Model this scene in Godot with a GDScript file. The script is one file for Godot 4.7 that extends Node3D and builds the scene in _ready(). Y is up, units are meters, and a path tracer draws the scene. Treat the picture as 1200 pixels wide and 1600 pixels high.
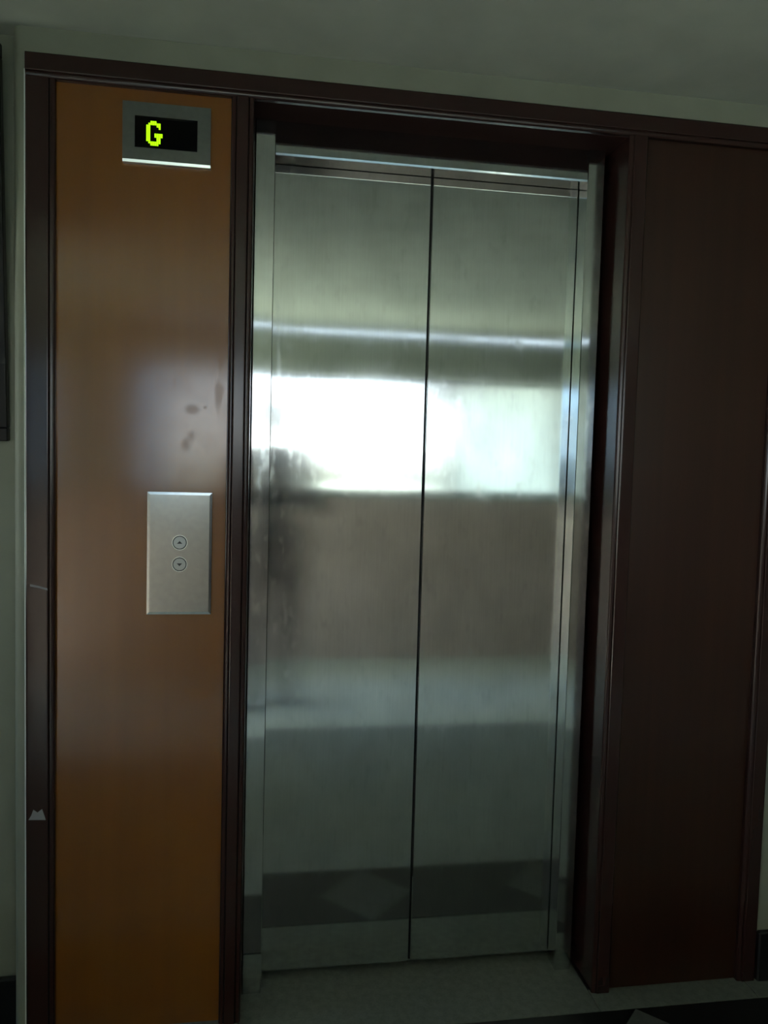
extends Node3D
# A lift lobby: steel lift doors in a painted timber surround, lit by windows behind the photographer.
# Metres, y up. z = 0 is the front of the timber surround, +z comes towards the camera; x = 0 is the left edge of the door opening.

const CEIL := 2.293
const BACK := 3.2
const FLOOR := -0.021
const Z_STEEL := -0.1025
const Z_DOOR := -0.162
var M := {}

func _ready():
	make_camera()
	make_light()
	make_materials()
	make_shell()
	make_floor()
	make_windows()
	make_outside()
	make_surround()
	make_lift()
	make_indicator()
	make_call_panel()
	make_board()
	make_photographer()

# ---------------------------------------------------------------- camera and light
func make_camera():
	var c := Camera3D.new()
	c.name = "camera"
	add_child(c)
	c.position = Vector3(-0.0101, 1.3551, 1.8318)
	c.basis = Basis(Vector3.UP, deg_to_rad(-8.815)) * Basis(Vector3.RIGHT, deg_to_rad(-3.477)) * Basis(Vector3.BACK, deg_to_rad(1.546))
	c.fov = 2.0 * rad_to_deg(atan(800.0 / 1199.8))
	c.near = 0.02
	c.far = 200.0
	c.current = true

func make_light():
	var sm := ProceduralSkyMaterial.new()
	sm.sky_top_color = Color(0.62, 0.76, 0.92)
	sm.sky_horizon_color = Color(0.98, 1.0, 0.98)
	sm.ground_horizon_color = Color(0.70, 0.72, 0.66)
	sm.ground_bottom_color = Color(0.45, 0.45, 0.40)
	sm.sky_energy_multiplier = 1.2
	sm.sun_angle_max = 0.0
	var sky := Sky.new()
	sky.sky_material = sm
	var e := Environment.new()
	e.background_mode = Environment.BG_SKY
	e.sky = sky
	e.background_energy_multiplier = 1.0
	e.ambient_light_source = Environment.AMBIENT_SOURCE_DISABLED
	e.tonemap_mode = Environment.TONE_MAPPER_LINEAR
	e.tonemap_exposure = 4.05
	e.sdfgi_enabled = true
	e.ssao_enabled = true
	e.ssil_enabled = true
	var sun := DirectionalLight3D.new()
	sun.name = "sun"
	sun.light_color = Color(1.0, 0.99, 0.96)
	sun.light_energy = 3.8
	sun.light_angular_distance = 0.6
	sun.shadow_enabled = true
	sun.sky_mode = DirectionalLight3D.SKY_MODE_LIGHT_ONLY
	add_child(sun)
	sun.look_at_from_position(Vector3(-1.0, 2.0, 0.05) * 30.0, Vector3.ZERO)
	var w := WorldEnvironment.new()
	w.name = "world_environment"
	w.environment = e
	add_child(w)

# ---------------------------------------------------------------- mesh helpers
func mk() -> SurfaceTool:
	var st := SurfaceTool.new()
	st.begin(Mesh.PRIMITIVE_TRIANGLES)
	return st

func uv_of(p: Vector3, n: Vector3) -> Vector2:
	var a := n.abs()
	if a.z >= a.x and a.z >= a.y: return Vector2(p.x, -p.y)
	if a.x >= a.y: return Vector2(p.z, -p.y)
	return Vector2(p.x, p.z)

func tri(st: SurfaceTool, a: Vector3, b: Vector3, c: Vector3, n: Vector3):
	var pts := [a, b, c]
	if (b - a).cross(c - a).dot(n) > 0.0: pts = [a, c, b]
	for p in pts:
		st.set_normal(n)
		st.set_uv(uv_of(p, n))
		st.add_vertex(p)

func quad(st: SurfaceTool, a: Vector3, b: Vector3, c: Vector3, d: Vector3, n: Vector3):
	tri(st, a, b, c, n)
	tri(st, a, c, d, n)

# a box between two corners, all edges chamfered by c
func box(st: SurfaceTool, lo: Vector3, hi: Vector3, c := 0.0):
	var m := (lo + hi) * 0.5
	var h := (hi - lo) * 0.5
	var ax := [Vector3.RIGHT, Vector3.UP, Vector3.BACK]
	for k in 3:
		var u: Vector3 = ax[(k + 1) % 3]
		var v: Vector3 = ax[(k + 2) % 3]
		var w: Vector3 = ax[k]
		var hu: float = h.dot(u)
		var hv: float = h.dot(v)
		var hw: float = h.dot(w)
		for s in [-1.0, 1.0]:
			var o: Vector3 = m + w * hw * s
			var pu: Vector3 = u * (hu - c)
			var pv: Vector3 = v * (hv - c)
			quad(st, o - pu - pv, o + pu - pv, o + pu + pv, o - pu + pv, w * s)
		if c > 0.0:
			for s in [-1.0, 1.0]:
				for t in [-1.0, 1.0]:
					var e1: Vector3 = m + u * hu * s + v * (hv - c) * t
					var e2: Vector3 = m + u * (hu - c) * s + v * hv * t
					var l: Vector3 = w * (hw - c)
					quad(st, e1 - l, e1 + l, e2 + l, e2 - l, (u * s + v * t).normalized())
	if c > 0.0:
		for sx in [-1.0, 1.0]:
			for sy in [-1.0, 1.0]:
				for sz in [-1.0, 1.0]:
					var q := Vector3(sx, sy, sz)
					tri(st, m + q * (h - Vector3(0, c, c)), m + q * (h - Vector3(c, 0, c)), m + q * (h - Vector3(c, c, 0)), q.normalized())

# a point of a profile carried along an axis: "y" profile is (x, z), "x" profile is (y, z), "z" profile is (x, y)
func carry(p: Vector2, t: float, axis: String) -> Vector3:
	if axis == "y": return Vector3(p.x, t, p.y)
	if axis == "x": return Vector3(t, p.x, p.y)
	return Vector3(p.x, p.y, t)

func extrude(st: SurfaceTool, poly: PackedVector2Array, axis: String, t0: float, t1: float):
	var area := 0.0
	for i in poly.size():
		area += poly[i].cross(poly[(i + 1) % poly.size()])
	if area < 0.0: poly.reverse()
	for i in poly.size():
		var a := poly[i]
		var b := poly[(i + 1) % poly.size()]
		var d := (b - a).normalized()
		var n := carry(Vector2(d.y, -d.x), 0.0, axis)
		quad(st, carry(a, t0, axis), carry(b, t0, axis), carry(b, t1, axis), carry(a, t1, axis), n)
	var idx := Geometry2D.triangulate_polygon(poly)
	var dir := carry(Vector2.ZERO, 1.0, axis)
	for i in range(0, idx.size(), 3):
		tri(st, carry(poly[idx[i]], t0, axis), carry(poly[idx[i + 1]], t0, axis), carry(poly[idx[i + 2]], t0, axis), -dir)
		tri(st, carry(poly[idx[i]], t1, axis), carry(poly[idx[i + 1]], t1, axis), carry(poly[idx[i + 2]], t1, axis), dir)

func arc(c: Vector2, r: float, a0: float, a1: float, n: int) -> PackedVector2Array:
	var o := PackedVector2Array()
	for i in n + 1:
		var a := deg_to_rad(lerpf(a0, a1, float(i) / n))
		o.append(c + Vector2(cos(a), sin(a)) * r)
	return o

func disc(c: Vector2, r: float, n := 32) -> PackedVector2Array:
	var o := PackedVector2Array()
	for i in n:
		var a := TAU * i / n
		o.append(c + Vector2(cos(a), sin(a)) * r)
	return o

func obj(called: String, st: SurfaceTool, mat: Material, parent: Node = self) -> MeshInstance3D:
	var o := MeshInstance3D.new()
	o.name = called
	o.mesh = st.commit()
	o.material_override = mat
	parent.add_child(o, true)
	return o

func thing(called: String, label: String, category: String) -> Node3D:
	var o := Node3D.new()
	o.name = called
	add_child(o, true)
	o.set_meta("label", label)
	o.set_meta("category", category)
	return o

func struct(called: String, st: SurfaceTool, mat: Material) -> MeshInstance3D:
	var o := obj(called, st, mat)
	o.set_meta("kind", "structure")
	return o

# ---------------------------------------------------------------- materials
func noise(seed_: int, freq: float, octaves := 4) -> FastNoiseLite:
	var n := FastNoiseLite.new()
	n.seed = seed_
	n.noise_type = FastNoiseLite.TYPE_SIMPLEX_SMOOTH
	n.frequency = freq
	n.fractal_octaves = octaves
	return n

func tex(w: int, h: int, f: Callable) -> ImageTexture:
	var im := Image.create(w, h, false, Image.FORMAT_RGB8)
	for y in h:
		for x in w:
			im.set_pixel(x, y, f.call(float(x), float(y)))
	return ImageTexture.create_from_image(im)

func plain(col: Color, rough: float, metal := 0.0) -> StandardMaterial3D:
	var m := StandardMaterial3D.new()
	m.albedo_color = col
	m.roughness = rough
	m.metallic = metal
	return m

func grey(v: float) -> Color:
	return Color(v, v, v)

func make_materials():
	# brushed steel: vertical grain, greasy smears and wiped patches
	var grain := noise(3, 0.35, 2)
	var smear := noise(5, 0.012, 4)
	var fleck := noise(8, 0.05, 3)
	var drip := PackedVector2Array([Vector2(0.019, 1.56), Vector2(0.013, 1.748), Vector2(0.015, 1.875), Vector2(0.021, 1.963), Vector2(0.037, 2.007), Vector2(0.062, 2.034), Vector2(0.084, 2.05)])
	var steel_rough := tex(512, 1024, func(x, y):
		var g := grain.get_noise_2d(x * 1.6, y * 0.03)
		var s := smear.get_noise_2d(x, y * 0.7)
		var k := fleck.get_noise_2d(x, y * 0.6)
		var v := 0.50 + 0.02 * g + 0.12 * s + 0.45 * maxf(0.0, k - 0.22)
		# dried drip down the leaf beside the left jamb
		var p := Vector2(x / 512.0, (1.0 - y / 1024.0) / 0.4)
		if p.x < 0.11 and p.y > 1.5 and p.y < 2.1:
			for i in drip.size() - 1:
				var c := Geometry2D.get_closest_point_to_segment(p, drip[i], drip[i + 1])
				v += 0.30 * clampf(1.4 - p.distance_to(c) / 0.005, 0.0, 1.0) * (0.7 + 0.6 * k)
		return grey(clampf(v, 0.0, 1.0)))
	var steel_col := tex(512, 1024, func(x, y):
		var g := grain.get_noise_2d(x * 1.6 + 90.0, y * 0.03)
		var s := smear.get_noise_2d(x + 300.0, y)
		var k := fleck.get_noise_2d(x + 70.0, y * 0.5)
		return grey(clampf(0.90 + 0.02 * g + 0.05 * s - 0.08 * maxf(0.0, k - 0.3), 0.0, 1.0)))
	var st := plain(Color(0.91, 0.935, 0.93), 0.2, 1.0)
	st.roughness_texture = steel_rough
	st.albedo_texture = steel_col
	st.uv1_scale = Vector3(1.0, 0.4, 1.0)
	st.anisotropy_enabled = true
	st.anisotropy = 0.92
	M.steel = st
	# satin aluminium plates with finger marks
	var dab := noise(61, 0.03, 3)
	var pl := plain(Color(0.62, 0.64, 0.63), 0.34, 1.0)
	pl.roughness_texture = tex(256, 256, func(x, y):
		return grey(clampf(0.5 + 0.05 * dab.get_noise_2d(x, y), 0.0, 1.0)))
	pl.albedo_texture = tex(256, 256, func(x, y):
		return grey(clampf(0.93 + 0.03 * dab.get_noise_2d(x * 1.7 + 40.0, y * 1.7), 0.0, 1.0)))
	pl.uv1_scale = Vector3(4.0, 4.0, 1.0)
	M.plate = pl
	M.edge = plain(Color(0.86, 0.88, 0.85), 0.28, 1.0)
	M.button = plain(Color(0.55, 0.57, 0.56), 0.3, 1.0)
	M.black_plastic = plain(Color(0.03, 0.03, 0.032), 0.35)
	M.rubber = plain(Color(0.02, 0.02, 0.02), 0.8)
	M.glass_black = plain(Color(0.012, 0.012, 0.016), 0.12)
	M.glass_black.metallic_specular = 0.25
	var led := plain(Color(0.35, 0.5, 0.02), 0.5)
	led.emission_enabled = true
	led.emission = Color(0.62, 1.0, 0.01)
	led.emission_energy_multiplier = 0.42
	M.led = led

	# varnished orange-brown panel, finger smudges in the gloss
	var cloud := noise(11, 0.010, 4)
	var smudge := noise(12, 0.03, 3)
	# dull finger marks and scuffs where hands reach for the buttons: x, y, half-width, half-height
	var marks := [[-0.181, 1.474, 0.012, 0.009], [-0.185, 1.413, 0.010, 0.012], [-0.196, 1.395, 0.008, 0.012], [-0.119, 1.594, 0.006, 0.030], [-0.122, 1.505, 0.007, 0.035], [-0.165, 0.848, 0.006, 0.024], [-0.138, 0.857, 0.005, 0.030], [-0.154, 0.800, 0.018, 0.012], [-0.224, 1.535, 0.004, 0.014], [-0.154, 1.480, 0.003, 0.003]]
	var panel_rough := tex(512, 1024, func(x, y):
		var s := smudge.get_noise_2d(x, y * 0.7)
		var c := cloud.get_noise_2d(x, y * 0.6)
		var v := 0.46 + 0.03 * c
		var p := Vector2(x / 512.0 - 1.0, (1.0 - y / 1024.0) / 0.45)
		if p.x > -0.36 and p.y > 0.65 and p.y < 1.75:
			v += 0.10 * s
			for m in marks:
				var d := Vector2((p.x - m[0]) / m[2], (p.y - m[1]) / m[3]).length() + 1.2 * s
				v += 0.35 * clampf(1.5 - d, 0.0, 1.0)
		return grey(clampf(v, 0.0, 1.0)))
	var streak := noise(13, 0.02, 4)
	var panel_col := tex(512, 1024, func(x, y):
		var s := streak.get_noise_2d(x * 1.5, y * 0.06)
		var c := cloud.get_noise_2d(x + 500.0, y)
		var v := 0.93 + 0.03 * s + 0.015 * c
		return Color(v, v * (1.0 + 0.02 * c), v))
	var pn := plain(Color(0.53, 0.325, 0.10), 0.33)
	pn.albedo_texture = panel_col
	pn.roughness_texture = panel_rough
	pn.uv1_scale = Vector3(1.0, 0.45, 1.0)
	pn.clearcoat_enabled = true
	pn.clearcoat = 1.0
	pn.clearcoat_roughness = 0.13
	# the same marks have dulled the varnish
	pn.clearcoat_texture = tex(512, 1024, func(x, y):
		var s := smudge.get_noise_2d(x, y * 0.7)
		var v := 1.0
		var p := Vector2(x / 512.0 - 1.0, (1.0 - y / 1024.0) / 0.45)
		if p.x > -0.36 and p.y > 0.65 and p.y < 1.75:
			v -= 0.25 * maxf(0.0, s)
			for m in marks:
				var d := Vector2((p.x - m[0]) / m[2], (p.y - m[1]) / m[3]).length() + 1.2 * s
				v -= 0.42 * clampf(1.5 - d, 0.0, 1.0)
		return grey(clampf(v, 0.0, 1.0)))
	pn.metallic_specular = 0.38
	M.panel = pn
	# the other panel is a dark walnut stain
	var wv := noise(71, 0.03, 4)
	var pd := plain(Color(0.21, 0.115, 0.075), 0.3)
	pd.albedo_texture = tex(256, 512, func(x, y):
		var v := 0.92 + 0.08 * wv.get_noise_2d(x * 2.0, y * 0.05) + 0.04 * wv.get_noise_2d(x * 0.3, y * 0.2)
		return Color(v, v * 0.97, v * 0.94))
	pd.uv1_scale = Vector3(2.0, 0.45, 1.0)
	M.walnut = pd

	# gloss brown paint on the timber frame: brush marks and scuffs
	var br := noise(21, 0.06, 3)
	var bump := tex(256, 512, func(x, y):
		var v := 0.5 + 0.3 * br.get_noise_2d(x * 0.5, y * 0.08) + 0.15 * br.get_noise_2d(x * 0.15 + 90.0, y * 0.1)
		return grey(clampf(v, 0.0, 1.0)))
	var fr := plain(Color(0.185, 0.108, 0.097), 0.17)
	fr.uv1_triplanar = true
	fr.uv1_world_triplanar = true
	fr.uv1_scale = Vector3(4.0, 2.0, 4.0)
	fr.heightmap_enabled = true
	fr.heightmap_texture = bump
	fr.heightmap_scale = 0.02
	M.frame = fr
	var bf := plain(fr.albedo_color, 0.85)
	bf.metallic_specular = 0.2
	M.bare_frame = bf

	# painted plaster
	var wn := noise(31, 0.02, 4)
	var wall_col := tex(256, 256, func(x, y):
		var v := 0.94 + 0.05 * wn.get_noise_2d(x, y)
		return Color(v, v, v * 0.99))
	var wl := plain(Color(0.565, 0.58, 0.52), 0.55)
	wl.albedo_texture = wall_col
	wl.uv1_triplanar = true
	wl.uv1_world_triplanar = true
	wl.uv1_scale = Vector3(0.9, 0.9, 0.9)
	M.wall = wl
	var cl: StandardMaterial3D = wl.duplicate()
	cl.albedo_color = Color(0.71, 0.73, 0.69)
	cl.roughness = 0.8
	M.ceiling = cl
	M.dado = plain(Color(0.84, 0.76, 0.72), 0.5)
	M.skirting = plain(Color(0.07, 0.07, 0.08), 0.3)

	# floor
	var fn := noise(41, 0.08, 4)
	var stone := func(base: float, amp: float) -> ImageTexture:
		return tex(256, 256, func(x, y):
			var v: float = base + amp * fn.get_noise_2d(x, y) + amp * 0.7 * fn.get_noise_2d(x * 4.0 + 50.0, y * 4.0)
			return grey(clampf(v, 0.0, 1.0)))
	var pale := plain(Color(0.45, 0.47, 0.43), 0.6)
	pale.albedo_texture = stone.call(0.9, 0.10)
	pale.uv1_triplanar = true
	pale.uv1_world_triplanar = true
	pale.uv1_scale = Vector3(1.7, 1.7, 1.7)
	M.tile_pale = pale
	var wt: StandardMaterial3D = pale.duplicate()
	wt.albedo_color = Color(0.92, 0.93, 0.88)  # lit copy of the pale tile for the floor by the windows
	M.tile_lit = wt
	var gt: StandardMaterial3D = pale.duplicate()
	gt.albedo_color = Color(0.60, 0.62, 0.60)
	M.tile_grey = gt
	var dt: StandardMaterial3D = pale.duplicate()
	dt.albedo_color = Color(0.36, 0.37, 0.35)
	M.tile_dull = dt
	var blk := plain(Color(0.045, 0.045, 0.055), 0.5)
	blk.albedo_texture = stone.call(0.8, 0.2)
	blk.uv1_triplanar = true
	blk.uv1_world_triplanar = true
	M.tile_black = blk
	M.grout = plain(Color(0.20, 0.20, 0.18), 0.9)

	var gl := plain(Color(1, 1, 1, 0.06), 0.02)
	gl.transparency = BaseMaterial3D.TRANSPARENCY_ALPHA
	M.glass = gl
	M.sash = plain(Color(0.30, 0.30, 0.28), 0.4, 0.3)
	M.concrete = plain(Color(0.62, 0.64, 0.58), 0.9)
	M.facade = plain(Color(0.84, 0.87, 0.84), 0.9)
	M.blue = plain(Color(0.66, 0.75, 0.85), 0.85)
	M.scuff = plain(Color(0.55, 0.55, 0.56), 0.9)
	M.white_strip = plain(Color(0.86, 0.88, 0.86), 0.5)
	M.leaf = plain(Color(0.16, 0.24, 0.10), 0.7)
	M.bark = plain(Color(0.25, 0.2, 0.15), 0.9)
	M.board = plain(Color(0.03, 0.03, 0.035), 0.3)

# ---------------------------------------------------------------- room
func make_shell():
	# lift wall: plaster above and beside the timber surround, and the masonry behind it
	var st := mk()
	box(st, Vector3(-2.4, -0.1, -0.5), Vector3(-0.545, CEIL, -0.06))
	extrude(st, PackedVector2Array([Vector2(-0.545, -0.2), Vector2(-0.545, -0.010), Vector2(-0.548, -0.010)]) + arc(Vector2(-0.552, -0.034), 0.024, 90, 180, 8) + PackedVector2Array([Vector2(-0.576, -0.2)]), "y", FLOOR, CEIL)
	box(st, Vector3(-0.545, 2.236, -0.5), Vector3(1.332, CEIL, -0.010))
	box(st, Vector3(1.332, -0.1, -0.5), Vector3(3.2, CEIL, -0.010))
	box(st, Vector3(-0.545, -0.1, -0.5), Vector3(1.332, 2.236, -0.25))
	struct("wall_front", st, M.wall)
	st = mk()
	box(st, Vector3(-2.4, CEIL, -0.5), Vector3(3.2, CEIL + 0.2, BACK + 0.02))
	struct("ceiling", st, M.ceiling)
	# left wall with a window opening
	st = mk()
	box(st, Vector3(-2.4, -0.1, 0.42), Vector3(-2.2, CEIL, 1.85))
	box(st, Vector3(-2.4, 2.0, -0.06), Vector3(-2.2, CEIL, 0.42))
	box(st, Vector3(-2.4, -0.1, -0.06), Vector3(-2.2, 0.8, 0.42))
	# entrance at the end of the passage under the windows, and the corner where the lift alcove begins
	box(st, Vector3(-2.4, 2.1, 1.85), Vector3(-2.2, CEIL, 3.1))
	box(st, Vector3(-2.4, -0.1, 3.1), Vector3(-2.2, CEIL, BACK + 0.2))
	box(st, Vector3(-2.2, -0.1, 1.60), Vector3(-1.03, CEIL, 1.72))
	struct("wall_left", st, M.wall)
	st = mk()
	box(st, Vector3(3.0, -0.1, -0.01), Vector3(3.2, CEIL, BACK + 0.2))
	struct("wall_right", st, M.wall)
	# window wall behind the photographer
	st = mk()
	var z0 := BACK
	var z1 := BACK + 0.2
	box(st, Vector3(-2.2, -0.1, z0), Vector3(3.0, 1.15, z1))
	box(st, Vector3(-2.2, 1.98, z0), Vector3(3.0, 2.258, z1))
	box(st, Vector3(-2.2, 2.279, z0), Vector3(3.0, CEIL, z0 + 0.02))
	box(st, Vector3(-2.2, 2.258, z0), Vector3(-0.85, 2.279, z1))
	box(st, Vector3(2.45, 2.258, z0), Vector3(3.0, 2.279, z1))
	box(st, Vector3(-2.2, 1.15, z0), Vector3(-1.52, 1.98, z1))
	box(st, Vector3(-1.34, 1.15, z0), Vector3(-0.87, 1.98, z1))
	box(st, Vector3(2.15, 1.15, z0), Vector3(3.0, 1.98, z1))
	struct("wall_back", st, M.ceiling)
	st = mk()
	box(st, Vector3(-2.2, FLOOR, BACK - 0.012), Vector3(3.0, 1.12, BACK - 0.001), 0.002)
	struct("trim_1", st, M.dado)
	# black skirting either side of the surround
	st = mk()
	box(st, Vector3(-2.2, FLOOR, -0.06), Vector3(-0.578, 0.105, -0.042), 0.004)
	struct("baseboard_left", st, M.skirting)
	st = mk()
	box(st, Vector3(1.334, FLOOR, -0.010), Vector3(3.0, 0.118, 0.008), 0.004)
	struct("baseboard_right", st, M.skirting)

func make_floor():
	var st := mk()
	box(st, Vector3(-2.4, -0.1, -0.5), Vector3(3.2, -0.006, BACK + 0.2))
	var fl := struct("floor", st, M.grout)
	fl.position.y = FLOOR
	var slab := func(called: String, x0: float, x1: float, za: float, zb: float, m: Material):
		var s := mk()
		box(s, Vector3(x0, -0.006, za), Vector3(x1, 0.0, zb), 0.0012)
		obj(called, s, m, fl)
	slab.call("threshold_slab", -0.052, 0.8585, -0.20, 0.062, M.tile_pale)
	slab.call("border_strip", 0.8615, 1.3005, -0.02, 0.062, M.tile_pale)
	slab.call("border_strip", 1.3035, 2.1, -0.008, 0.062, M.tile_pale)
	slab.call("border_strip", 2.103, 3.0, -0.008, 0.062, M.tile_pale)
	slab.call("border_strip", -1.1, -0.055, -0.02, 0.062, M.tile_pale)
	slab.call("border_strip", -2.2, -1.103, -0.05, 0.062, M.tile_pale)
	# black border with pale diamonds
	var h := 0.147
	var zc := 0.065 + h
	for k in range(-6, 5):
		var c := 0.953 + 0.62 * k
		if c > -2.0 and c < 2.9:
			var s := mk()
			extrude(s, PackedVector2Array([Vector2(c, zc - h), Vector2(c + h, zc), Vector2(c, zc + h), Vector2(c - h, zc)]), "y", -0.006, 0.0)
			obj("diamond_tile", s, M.tile_dull, fl)
		var a := maxf(c, -2.2) if c > -2.3 else -9.0
		if a > -5.0 and c + 0.62 < 3.2:
			var s2 := mk()
			var g := 0.0015
			var b := minf(c + 0.62, 3.0)
			extrude(s2, PackedVector2Array([Vector2(a + g, zc - h), Vector2(b - g, zc - h), Vector2(b - h - g, zc), Vector2(b - g, zc + h), Vector2(a + g, zc + h), Vector2(a + h + g, zc)]), "y", -0.006, 0.0)
			obj("border_tile", s2, M.tile_black, fl)
	# field tiles; rows by the windows are whiter, daylight put into their colour
	var n := 8
	var step := (BACK - 0.362) / n
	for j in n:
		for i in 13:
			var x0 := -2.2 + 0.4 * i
			slab.call("floor_tile", x0 + 0.001, x0 + 0.399, 0.362 + step * j + 0.001, 0.362 + step * (j + 1) - 0.001, M.tile_grey if j < 4 else M.tile_lit)

func window(called: String, x0: float, x1: float, y0: float, y1: float, bars: Array, t: float):
	var s := mk()
	var za := BACK + 0.08 if t > 0.01 else BACK + 0.004
	var zb := za + 0.04 if t > 0.01 else za + 0.012
	box(s, Vector3(x0, y0, za), Vector3(x1, y0 + t, zb))
	box(s, Vector3(x0, y1 - t, za), Vector3(x1, y1, zb))
	box(s, Vector3(x0, y0 + t, za), Vector3(x0 + t, y1 - t, zb))
	box(s, Vector3(x1 - t, y0 + t, za), Vector3(x1, y1 - t, zb))
	var o := struct(called, s, M.sash)
	for b in bars:
		var m := mk()
		box(m, Vector3(b - t * 0.5, y0 + t, za), Vector3(b + t * 0.5, y1 - t, zb))
		obj("mullion", m, M.sash, o)
	var g := mk()
	quad(g, Vector3(x0 + t, y0 + t, (za + zb) * 0.5), Vector3(x1 - t, y0 + t, (za + zb) * 0.5), Vector3(x1 - t, y1 - t, (za + zb) * 0.5), Vector3(x0 + t, y1 - t, (za + zb) * 0.5), Vector3(0, 0, -1))
	obj("pane", g, M.glass, o)

func make_windows():
	window("window_1", -0.87, 2.15, 1.15, 1.98, [1.36], 0.03)
	window("window_2", -1.52, -1.34, 1.15, 1.98, [], 0.03)
	window("window_3", -0.85, 2.45, 2.258, 2.279, [], 0.003)

func make_outside():
	var s := mk()
	box(s, Vector3(-40, -0.4, -30), Vector3(40, -0.2, 60))
	struct("ground_outside", s, M.concrete)
	# house across the yard
	var t := thing("neighbouring_house", "pale grey house across the yard outside the window", "house")
	t.position = Vector3(8.3, -0.2, 13.6)
	s = mk()
	box(s, Vector3(-4.0, 0, 0), Vector3(5.0, 3.3, 5.0), 0.02)
	obj("house_wall", s, M.facade, t)
	s = mk()
	extrude(s, PackedVector2Array([Vector2(3.3, -0.4), Vector2(4.6, 2.5), Vector2(3.3, 5.4)]), "x", -4.3, 5.3)
	obj("house_roof", s, M.bark, t)
	# unseen blue awning, added to keep the sun out of the side window
	t = thing("added_awning", "added blue awning shading the side window, unseen", "awning")
	s = mk()
	extrude(s, PackedVector2Array([Vector2(-2.4, 2.32), Vector2(-3.75, 2.12), Vector2(-3.75, 2.10), Vector2(-2.4, 2.30)]), "z", -0.5, 0.85)
	obj("canvas", s, M.blue, t)
	for z in [-0.48, 0.81]:
		s = mk()
		extrude(s, PackedVector2Array([Vector2(-2.4, 1.70), Vector2(-3.7, 2.08), Vector2(-3.7, 2.11), Vector2(-2.4, 1.73)]), "z", z, z + 0.02)
		obj("bracket", s, M.sash, t)
	t = thing("added_yard_wall", "added pale blue wall outside, unseen, tinting the window light", "wall")
	s = mk()
	box(s, Vector3(-6.2, -0.2, 6.4), Vector3(-1.05, 3.0, 6.6), 0.01)  # unseen wall, added for bluish and dimmer light through the windows
	obj("wall_length", s, M.blue, t)
	# unseen trees, added to hide the middle of the sky from the lobby
	var n := noise(51, 0.9, 3)
	for q0 in [Vector2(-8.0, 9.8), Vector2(-2.6, 10.1), Vector2(2.8, 9.7), Vector2(8.3, 10.0), Vector2(-6.6, 16.6), Vector2(0.4, 16.4)]:
		var x: float = q0.x
		var tr := thing("added_yard_tree", "added leafy tree outside, unseen, blocking part of the sky light", "tree")
		tr.set_meta("group", "added trees blocking sky light")
		tr.position = Vector3(x, -0.2, q0.y)
		tr.scale = Vector3.ONE * (1.0 if q0.y < 12.0 else 1.35)
		var b := mk()
		extrude(b, disc(Vector2.ZERO, 0.16, 10), "y", 0.0, 4.4)
		obj("trunk", b, M.bark, tr)
		b = mk()
		for i in 4:
			var a: float = 1.7 * i + x
			var sp := SphereMesh.new()
			sp.radius = 2.0
			sp.height = 3.9
			sp.radial_segments = 28
			sp.rings = 16
			var arr := sp.get_mesh_arrays()
			var vs: PackedVector3Array = arr[Mesh.ARRAY_VERTEX]
			var off := Vector3(cos(a) * 0.55, 5.85 + 0.35 * (i % 2), sin(a) * 0.5)
			var moved := PackedVector3Array()
			for v in vs:
				moved.append(off + v * (1.0 + 0.22 * n.get_noise_3dv(v + Vector3(x, i * 9.0, 0))))
			var ix: PackedInt32Array = arr[Mesh.ARRAY_INDEX]
			for q in range(0, ix.size(), 3):
				var p0 := moved[ix[q]]
				var p1 := moved[ix[q + 1]]
				var p2 := moved[ix[q + 2]]
				var nn := (p1 - p0).cross(p2 - p0)
				if nn.length() > 1e-7:
					tri(b, p0, p1, p2, -nn.normalized())
		obj("crown", b, M.leaf, tr)

# ---------------------------------------------------------------- timber surround
# cross-section of a frame member (u across, z depth); a moulded edge has a bead and a groove
func profile(u0: float, u1: float, zb: float, mould0: bool, mould1: bool) -> PackedVector2Array:
	var p := PackedVector2Array([Vector2(u0, zb)])
	if mould0:
		p.append(Vector2(u0, -0.014))
		for q in arc(Vector2.ZERO, 1.0, 180, 90, 9): p.append(Vector2(u0 + 0.010 + q.x * 0.010, -0.008 + q.y * 0.0055))
		p.append(Vector2(u0 + 0.0115, -0.0045))
		p.append_array(arc(Vector2(u0 + 0.0155, -0.003), 0.003, 180, 90, 4))
	else:
		p.append_array(arc(Vector2(u0 + 0.004, -0.004), 0.004, 180, 90, 4))
	if mould1:
		p.append_array(arc(Vector2(u1 - 0.0155, -0.003), 0.003, 90, 0, 4))
		p.append(Vector2(u1 - 0.0115, -0.0045))
		for q in arc(Vector2.ZERO, 1.0, 90, 0, 9): p.append(Vector2(u1 - 0.010 + q.x * 0.010, -0.008 + q.y * 0.0055))
		p.append(Vector2(u1, -0.014))
	else:
		p.append_array(arc(Vector2(u1 - 0.004, -0.004), 0.004, 90, 0, 4))
	p.append(Vector2(u1, zb))
	return p

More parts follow.
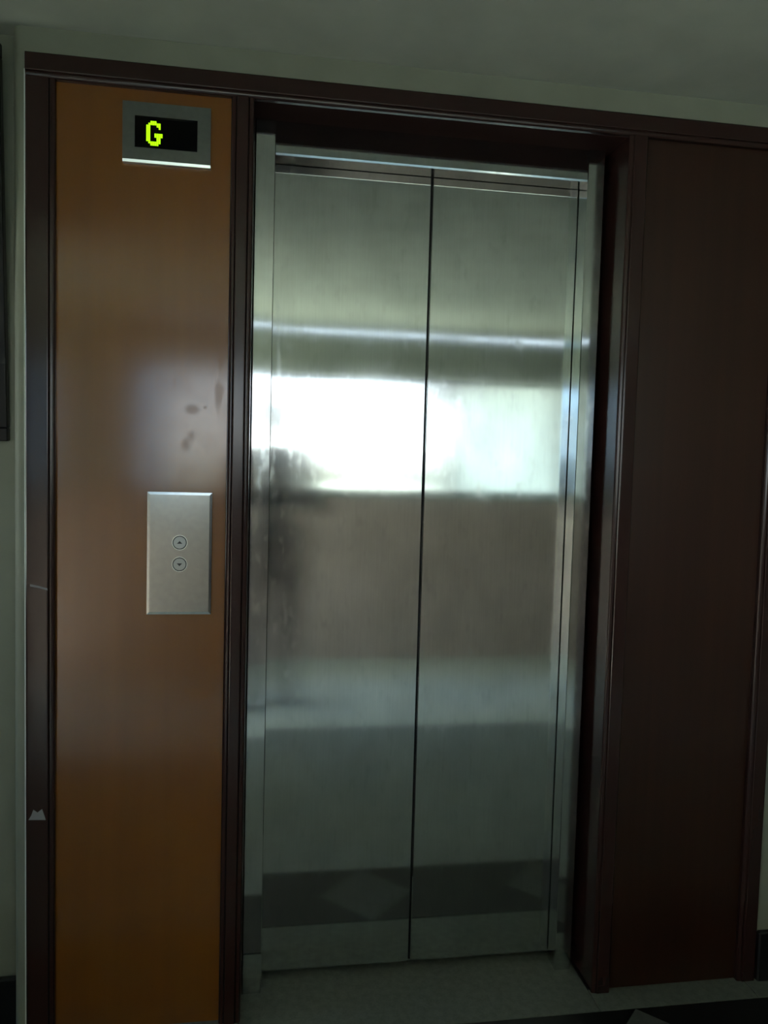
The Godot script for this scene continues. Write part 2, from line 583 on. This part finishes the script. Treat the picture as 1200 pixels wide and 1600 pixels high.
func make_surround():
	var t := thing("timber_surround", "dark brown painted timber surround framing the lift door and two side panels", "door surround")
	var s := mk()
	extrude(s, profile(-0.545, -0.483, -0.05, false, true), "y", FLOOR, 2.184)
	obj("post", s, M.frame, t)
	s = mk()
	box(s, Vector3(-0.5482, FLOOR, -0.012), Vector3(-0.5450, 2.2, -0.0035), 0.001)  # thin white strip along the outer edge of the post
	obj("white_line", s, M.white_strip, t).set_meta("label", "thin white line")
	# bare white knocks in the paint
	for pts in [[-0.539, 0.514, -0.522, 0.5135, -0.501, 0.5125, -0.503, 0.520, -0.509, 0.539, -0.519, 0.531, -0.528, 0.538, -0.533, 0.524], [-0.535, 1.064, -0.516, 1.060, -0.498, 1.055, -0.497, 1.050, -0.515, 1.055, -0.535, 1.059]]:
		var poly := PackedVector2Array()
		for i in range(0, pts.size(), 2): poly.append(Vector2(pts[i], pts[i + 1]))
		var k := mk()
		extrude(k, poly, "z", -0.001, 0.0004)
		obj("paint_scuff", k, M.scuff, t).set_meta("label", "pale scuff in the paint")
	s = mk()
	extrude(s, profile(-0.102, -0.050, -0.24, true, true), "y", FLOOR, 2.184)
	obj("mullion", s, M.frame, t)
	s = mk()
	extrude(s, profile(0.863, 0.912, -0.24, true, false), "y", FLOOR, 2.184)
	obj("mullion", s, M.frame, t)
	s = mk()
	extrude(s, profile(1.281, 1.332, -0.05, true, false), "y", FLOOR, 2.184)
	obj("post", s, M.frame, t)
	s = mk()
	extrude(s, profile(2.184, 2.236, -0.018, true, false), "x", -0.545, 1.332)
	obj("head_rail", s, M.frame, t)
	s = mk()
	box(s, Vector3(-0.050, 2.184, -0.24), Vector3(0.863, 2.23, -0.018))
	obj("soffit", s, M.bare_frame, t)
	s = mk()
	box(s, Vector3(-0.490, FLOOR, -0.05), Vector3(-0.098, 2.190, -0.018))
	var a := obj("panel", s, M.panel, t)
	a.set_meta("label", "orange brown varnished panel carrying the call buttons")
	s = mk()
	box(s, Vector3(0.908, FLOOR, -0.05), Vector3(1.285, 2.190, -0.018))
	var b := obj("panel", s, M.walnut, t)
	b.set_meta("label", "dark brown varnished panel")

# ---------------------------------------------------------------- lift
func make_lift():
	var t := thing("steel_door_frame", "brushed stainless steel frame around the lift door opening", "door frame")
	var s := mk()
	box(s, Vector3(-0.048, FLOOR, Z_DOOR + 0.004), Vector3(0.0, 2.1835, Z_STEEL), 0.0015)
	obj("jamb", s, M.steel, t)
	s = mk()
	box(s, Vector3(0.800, FLOOR, Z_DOOR + 0.004), Vector3(0.845, 2.1835, Z_STEEL), 0.0015)
	obj("jamb", s, M.steel, t)
	s = mk()
	# header with a turned lower lip
	extrude(s, PackedVector2Array([Vector2(2.101, Z_DOOR + 0.004), Vector2(2.101, Z_STEEL - 0.004), Vector2(2.1012, Z_STEEL - 0.0015), Vector2(2.1058, Z_STEEL), Vector2(2.1835, Z_STEEL - 0.0068), Vector2(2.1835, Z_DOOR + 0.004)]), "x", 0.0005, 0.7995)
	obj("header", s, M.steel, t)

	t = thing("lift_door", "closed brushed stainless steel lift door with two sliding leaves", "lift door")
	s = mk()
	box(s, Vector3(-0.040, -0.004, Z_DOOR - 0.03), Vector3(0.4000, 2.13, Z_DOOR), 0.002)
	obj("door_leaf", s, M.steel, t)
	s = mk()
	box(s, Vector3(0.4045, -0.004, Z_DOOR - 0.03), Vector3(0.84, 2.13, Z_DOOR), 0.002)
	obj("door_leaf", s, M.steel, t)
	s = mk()
	box(s, Vector3(0.4001, -0.002, Z_DOOR - 0.026), Vector3(0.4044, 2.12, Z_DOOR - 0.008))
	obj("seal_strip", s, M.rubber, t)

# ---------------------------------------------------------------- floor indicator
const GLYPH := ["..###...", ".######.", "##...##.", "##....#.", "##......", "##......", "##..####", "##..####", "##...##.", "##...##.", ".######.", "..####.."]

func bevel_plate(s: SurfaceTool, x0: float, x1: float, y0: float, y1: float, zb: float, zf: float, b: float):
	var e := 0.0006
	var a := [Vector3(x0, y0, zf - e), Vector3(x1, y0, zf - e), Vector3(x1, y1, zf - e), Vector3(x0, y1, zf - e)]
	var c := [Vector3(x0 + b, y0 + b, zf), Vector3(x1 - b, y0 + b, zf), Vector3(x1 - b, y1 - b, zf), Vector3(x0 + b, y1 - b, zf)]
	var d := [Vector3(x0, y0, zb), Vector3(x1, y0, zb), Vector3(x1, y1, zb), Vector3(x0, y1, zb)]
	var nn := [Vector3(0, -1, 0), Vector3(1, 0, 0), Vector3(0, 1, 0), Vector3(-1, 0, 0)]
	quad(s, c[0], c[1], c[2], c[3], Vector3.BACK)
	quad(s, d[0], d[1], d[2], d[3], Vector3.FORWARD)
	for k in 4:
		var j := (k + 1) % 4
		quad(s, a[k], a[j], c[j], c[k], (nn[k] * e + Vector3.BACK * b).normalized())
		quad(s, d[k], d[j], a[j], a[k], nn[k])

func make_indicator():
	var t := thing("floor_indicator", "small steel floor indicator with black display showing a green G", "indicator")
	t.position = Vector3(-0.2435, 2.086, -0.018)
	# steel rim around a recessed display window
	var s := mk()
	var x := 0.0965
	var y := 0.066
	var wx0 := -0.070
	var wx1 := 0.067
	var wy0 := -0.033
	var wy1 := 0.036
	box(s, Vector3(-x, -y + 0.006, 0), Vector3(wx0, y, 0.014))
	box(s, Vector3(wx1, -y + 0.006, 0), Vector3(x, y, 0.014))
	box(s, Vector3(wx0, wy1, 0), Vector3(wx1, y, 0.014))
	box(s, Vector3(wx0, -y + 0.006, 0), Vector3(wx1, wy0, 0.014))
	obj("faceplate", s, M.plate, t)
	s = mk()
	extrude(s, PackedVector2Array([Vector2(-y, 0.0), Vector2(-y, 0.0125), Vector2(-y + 0.006, 0.014), Vector2(-y + 0.006, 0.0)]), "x", -x, x)
	obj("lower_lip", s, M.edge, t)
	s = mk()
	box(s, Vector3(wx0, wy0, 0), Vector3(wx1, wy1, 0.009))
	var d := obj("display", s, M.glass_black, t)
	s = mk()
	var p := 0.0045
	for r in GLYPH.size():
		for c in 8:
			if GLYPH[r][c] == "#":
				var cx := -0.0460 + (c + 0.5) * p
				var cy := 0.0285 - (r + 0.5) * p
				box(s, Vector3(cx - 0.0019, cy - 0.0021, 0.0085), Vector3(cx + 0.0019, cy + 0.0021, 0.0100))
	obj("letter", s, M.led, d)

func make_call_panel():
	var t := thing("call_panel", "brushed steel call plate with round up and down buttons", "call panel")
	t.position = Vector3(-0.2065, 1.136, -0.018)
	var s := mk()
	bevel_plate(s, -0.0735, 0.0735, -0.1435, 0.1435, 0.0, 0.012, 0.006)
	obj("faceplate", s, M.plate, t)
	for k in 2:
		var cy := 0.026 if k == 0 else -0.025
		var c := Vector2(0.0005, cy)
		s = mk()
		extrude(s, disc(c, 0.0175), "z", 0.0118, 0.0128)
		var ring := obj("button", s, M.edge, t)
		s = mk()
		extrude(s, disc(c, 0.0165), "z", 0.0120, 0.0130)
		obj("gap_ring", s, M.black_plastic, ring)
		s = mk()
		extrude(s, disc(c, 0.0140), "z", 0.0120, 0.0142)
		obj("button_cap", s, M.button, ring)
		var f := 1.0 if k == 0 else -1.0
		s = mk()
		extrude(s, PackedVector2Array([c + Vector2(-0.0062, -0.0025 * f), c + Vector2(0.0062, -0.0025 * f), c + Vector2(0.0, 0.0042 * f)]), "z", 0.0138, 0.0145)
		obj("arrow", s, M.black_plastic, ring)

func make_board():
	var t := thing("hanging_board", "black framed board hanging on the wall beside the timber surround", "board")
	t.position = Vector3(-0.594, 1.388, -0.058)
	t.rotation = Vector3(deg_to_rad(3.2), 0, 0)
	var s := mk()
	var w := 0.6
	var h := 0.86
	box(s, Vector3(-w + 0.03, 0.03, 0.0), Vector3(-0.03, h - 0.03, 0.010))
	obj("board_face", s, M.glass_black, t)
	for b in [[-w, 0.0, 0.0, 0.03], [-w, h - 0.03, 0.0, h], [-w, 0.03, -w + 0.03, h - 0.03], [-0.03, 0.03, 0.0, h - 0.03]]:
		s = mk()
		box(s, Vector3(b[0], b[1], 0.0), Vector3(b[2], b[3], 0.02), 0.002)
		obj("frame_strip", s, M.board, t)

# ---------------------------------------------------------------- the photographer, seen only in the steel
# smooth union of tapered capsules [a, b, ra, rb], meshed as surface nets
func field(p: Vector3, caps: Array, k: float) -> float:
	var d := 9.0
	for c in caps:
		var a: Vector3 = c[0]
		var ab: Vector3 = c[1] - a
		var t := clampf((p - a).dot(ab) / maxf(ab.length_squared(), 1e-9), 0.0, 1.0)
		var e: float = p.distance_to(a + ab * t) - lerpf(c[2], c[3], t)
		if e > d + k: continue
		var h := maxf(k - absf(d - e), 0.0) / k
		d = minf(d, e) - h * h * k * 0.25
	return d

func nets(st: SurfaceTool, caps: Array, cell: float, k: float, tint: Callable):
	var val := {}
	var near := {}
	for c in caps:
		var r: float = maxf(c[2], c[3]) + cell * 2.0 + k * 0.3
		var lo: Vector3 = ((c[0] as Vector3).min(c[1]) - Vector3.ONE * r) / cell
		var hi: Vector3 = ((c[0] as Vector3).max(c[1]) + Vector3.ONE * r) / cell
		for x in range(floori(lo.x), ceili(hi.x) + 1):
			for y in range(floori(lo.y), ceili(hi.y) + 1):
				for z in range(floori(lo.z), ceili(hi.z) + 1):
					var q := Vector3i(x, y, z)
					if not near.has(q): near[q] = true
	for q in near:
		val[q] = field(Vector3(q) * cell, caps, k)
	var corners := [Vector3i(0, 0, 0), Vector3i(1, 0, 0), Vector3i(0, 1, 0), Vector3i(1, 1, 0), Vector3i(0, 0, 1), Vector3i(1, 0, 1), Vector3i(0, 1, 1), Vector3i(1, 1, 1)]
	var edges := [[0, 1], [2, 3], [4, 5], [6, 7], [0, 2], [1, 3], [4, 6], [5, 7], [0, 4], [1, 5], [2, 6], [3, 7]]
	var vert := {}
	for q in val:
		var v := []
		var ok := true
		for c in corners:
			if not val.has(q + c):
				ok = false
				break
			v.append(val[q + c])
		if not ok: continue
		var sum := Vector3.ZERO
		var n := 0
		for e in edges:
			var a: float = v[e[0]]
			var b: float = v[e[1]]
			if (a < 0.0) != (b < 0.0):
				sum += Vector3(corners[e[0]]).lerp(Vector3(corners[e[1]]), a / (a - b))
				n += 1
		if n > 0: vert[q] = (Vector3(q) + sum / n) * cell
	var normal := {}
	for q in vert:
		var p: Vector3 = vert[q]
		var h := cell * 0.5
		normal[q] = Vector3(field(p + Vector3(h, 0, 0), caps, k) - field(p - Vector3(h, 0, 0), caps, k), field(p + Vector3(0, h, 0), caps, k) - field(p - Vector3(0, h, 0), caps, k), field(p + Vector3(0, 0, h), caps, k) - field(p - Vector3(0, 0, h), caps, k)).normalized()
	var dirs := [Vector3i(1, 0, 0), Vector3i(0, 1, 0), Vector3i(0, 0, 1)]
	for q in val:
		for i in 3:
			var d: Vector3i = dirs[i]
			if not val.has(q + d) or (val[q] < 0.0) == (val[q + d] < 0.0): continue
			var u: Vector3i = dirs[(i + 1) % 3]
			var w: Vector3i = dirs[(i + 2) % 3]
			var f := [q - u - w, q - w, q, q - u]
			if not (vert.has(f[0]) and vert.has(f[1]) and vert.has(f[2]) and vert.has(f[3])): continue
			for t in ([[0, 1, 2], [0, 2, 3]] if val[q] >= 0.0 else [[0, 2, 1], [0, 3, 2]]):
				for j in t:
					var key = f[j]
					st.set_color(tint.call(vert[key]))
					st.set_normal(normal[key])
					st.add_vertex(vert[key])

func make_photographer():
	var o := Vector3(0.035, FLOOR, 2.24)
	var caps := []
	var bone := func(a: Vector3, b: Vector3, ra: float, rb: float): caps.append([a, b, ra, rb])
	bone.call(Vector3(0, 1.30, 0.02), Vector3(0, 1.02, 0.03), 0.125, 0.115)
	bone.call(Vector3(-0.09, 1.24, 0.02), Vector3(0.09, 1.24, 0.02), 0.105, 0.105)
	bone.call(Vector3(-0.15, 1.395, 0.02), Vector3(0.15, 1.395, 0.02), 0.065, 0.065)
	bone.call(Vector3(-0.075, 0.94, 0.03), Vector3(0.075, 0.94, 0.03), 0.115, 0.115)
	bone.call(Vector3(0, 1.42, 0.02), Vector3(0, 1.54, -0.01), 0.058, 0.052)
	bone.call(Vector3(0, 1.575, -0.02), Vector3(0, 1.655, 0.0), 0.072, 0.092)
	bone.call(Vector3(0, 1.54, -0.055), Vector3(0, 1.56, -0.05), 0.035, 0.045)
	bone.call(Vector3(0, 1.615, -0.095), Vector3(0, 1.585, -0.108), 0.012, 0.017)
	for s in [-1.0, 1.0]:
		bone.call(Vector3(0.09 * s, 1.60, 0.005), Vector3(0.092 * s, 1.63, 0.01), 0.016, 0.02)
		bone.call(Vector3(0.09 * s, 0.90, 0.03), Vector3(0.10 * s, 0.49, 0.015), 0.098, 0.068)
		bone.call(Vector3(0.10 * s, 0.49, 0.015), Vector3(0.105 * s, 0.10, 0.05), 0.068, 0.052)
		bone.call(Vector3(0.105 * s, 0.055, 0.06), Vector3(0.125 * s, 0.036, -0.10), 0.05, 0.034)
		bone.call(Vector3(0.19 * s, 1.38, 0.02), Vector3(0.25 * s, 1.13, -0.08), 0.058, 0.046)
		bone.call(Vector3(0.25 * s, 1.13, -0.08), Vector3(0.10 * s - 0.03, 1.255, -0.31), 0.045, 0.030)
	var skin := Color(0.16, 0.08, 0.05)
	var tint := func(p: Vector3) -> Color:
		if p.y > 1.655 or (p.y > 1.56 and p.z > 0.03): return Color(0.012, 0.010, 0.010)
		if p.y > 1.475 or (p.z < -0.24 and p.y > 1.1): return skin
		if p.y > 0.93: return Color(0.05, 0.055, 0.07)
		if p.y > 0.075: return Color(0.025, 0.025, 0.035)
		return Color(0.015, 0.013, 0.012)
	var st := mk()
	nets(st, caps, 0.018, 0.04, tint)
	# hands: palm, four bent fingers and a thumb closed on the phone's long edges
	for s in [-1.0, 1.0]:
		var h := []
		var c := Vector3(-0.045, 1.311, -0.375)
		var wrist := Vector3(0.10 * s - 0.03, 1.255, -0.31)
		var palm: Vector3 = c + Vector3(0.058 * s, -0.005, 0.012)
		h.append([wrist, palm, 0.027, 0.022])
		h.append([palm + Vector3(0, -0.028, 0), palm + Vector3(0, 0.028, 0), 0.017, 0.019])
		for i in 4:
			var y: float = 0.030 - 0.020 * i
			var reach: float = [0.92, 1.0, 0.94, 0.76][i]
			var k0: Vector3 = palm + Vector3(0.0, y, -0.006)
			var k1: Vector3 = c + Vector3(0.052 * s, y + 0.004, -0.016)
			var k2: Vector3 = c + Vector3((0.052 - 0.030 * reach) * s, y + 0.006, -0.020)
			h.append([k0, k1, 0.0095, 0.009])
			h.append([k1, k2, 0.009, 0.0075])
		var t0: Vector3 = palm + Vector3(0, 0.022, 0.012)
		var t1: Vector3 = c + Vector3(0.050 * s, 0.048, 0.020)
		h.append([t0, t1, 0.012, 0.0105])
		h.append([t1, c + Vector3(0.026 * s, 0.058, 0.017), 0.0105, 0.0085])
		nets(st, h, 0.006, 0.008, func(_p): return skin)
	var m := plain(Color(1, 1, 1), 0.75)
	m.vertex_color_use_as_albedo = true
	var person := obj("person", st, m)
	person.position = o
	person.set_meta("label", "standing person in dark clothes holding up a phone, mirrored in the steel")
	person.set_meta("category", "person")
	var t := thing("phone", "black smartphone held up in both hands of the standing person", "phone")
	t.position = o + Vector3(-0.045, 1.331, -0.372)
	var b := mk()
	box(b, Vector3(-0.037, -0.078, -0.004), Vector3(0.037, 0.078, 0.004), 0.002)
	obj("phone_body", b, M.black_plastic, t)
	b = mk()
	extrude(b, disc(Vector2(0.0, 0.045), 0.006, 16), "z", -0.0055, -0.004)
	obj("camera_ring", b, M.edge, t)
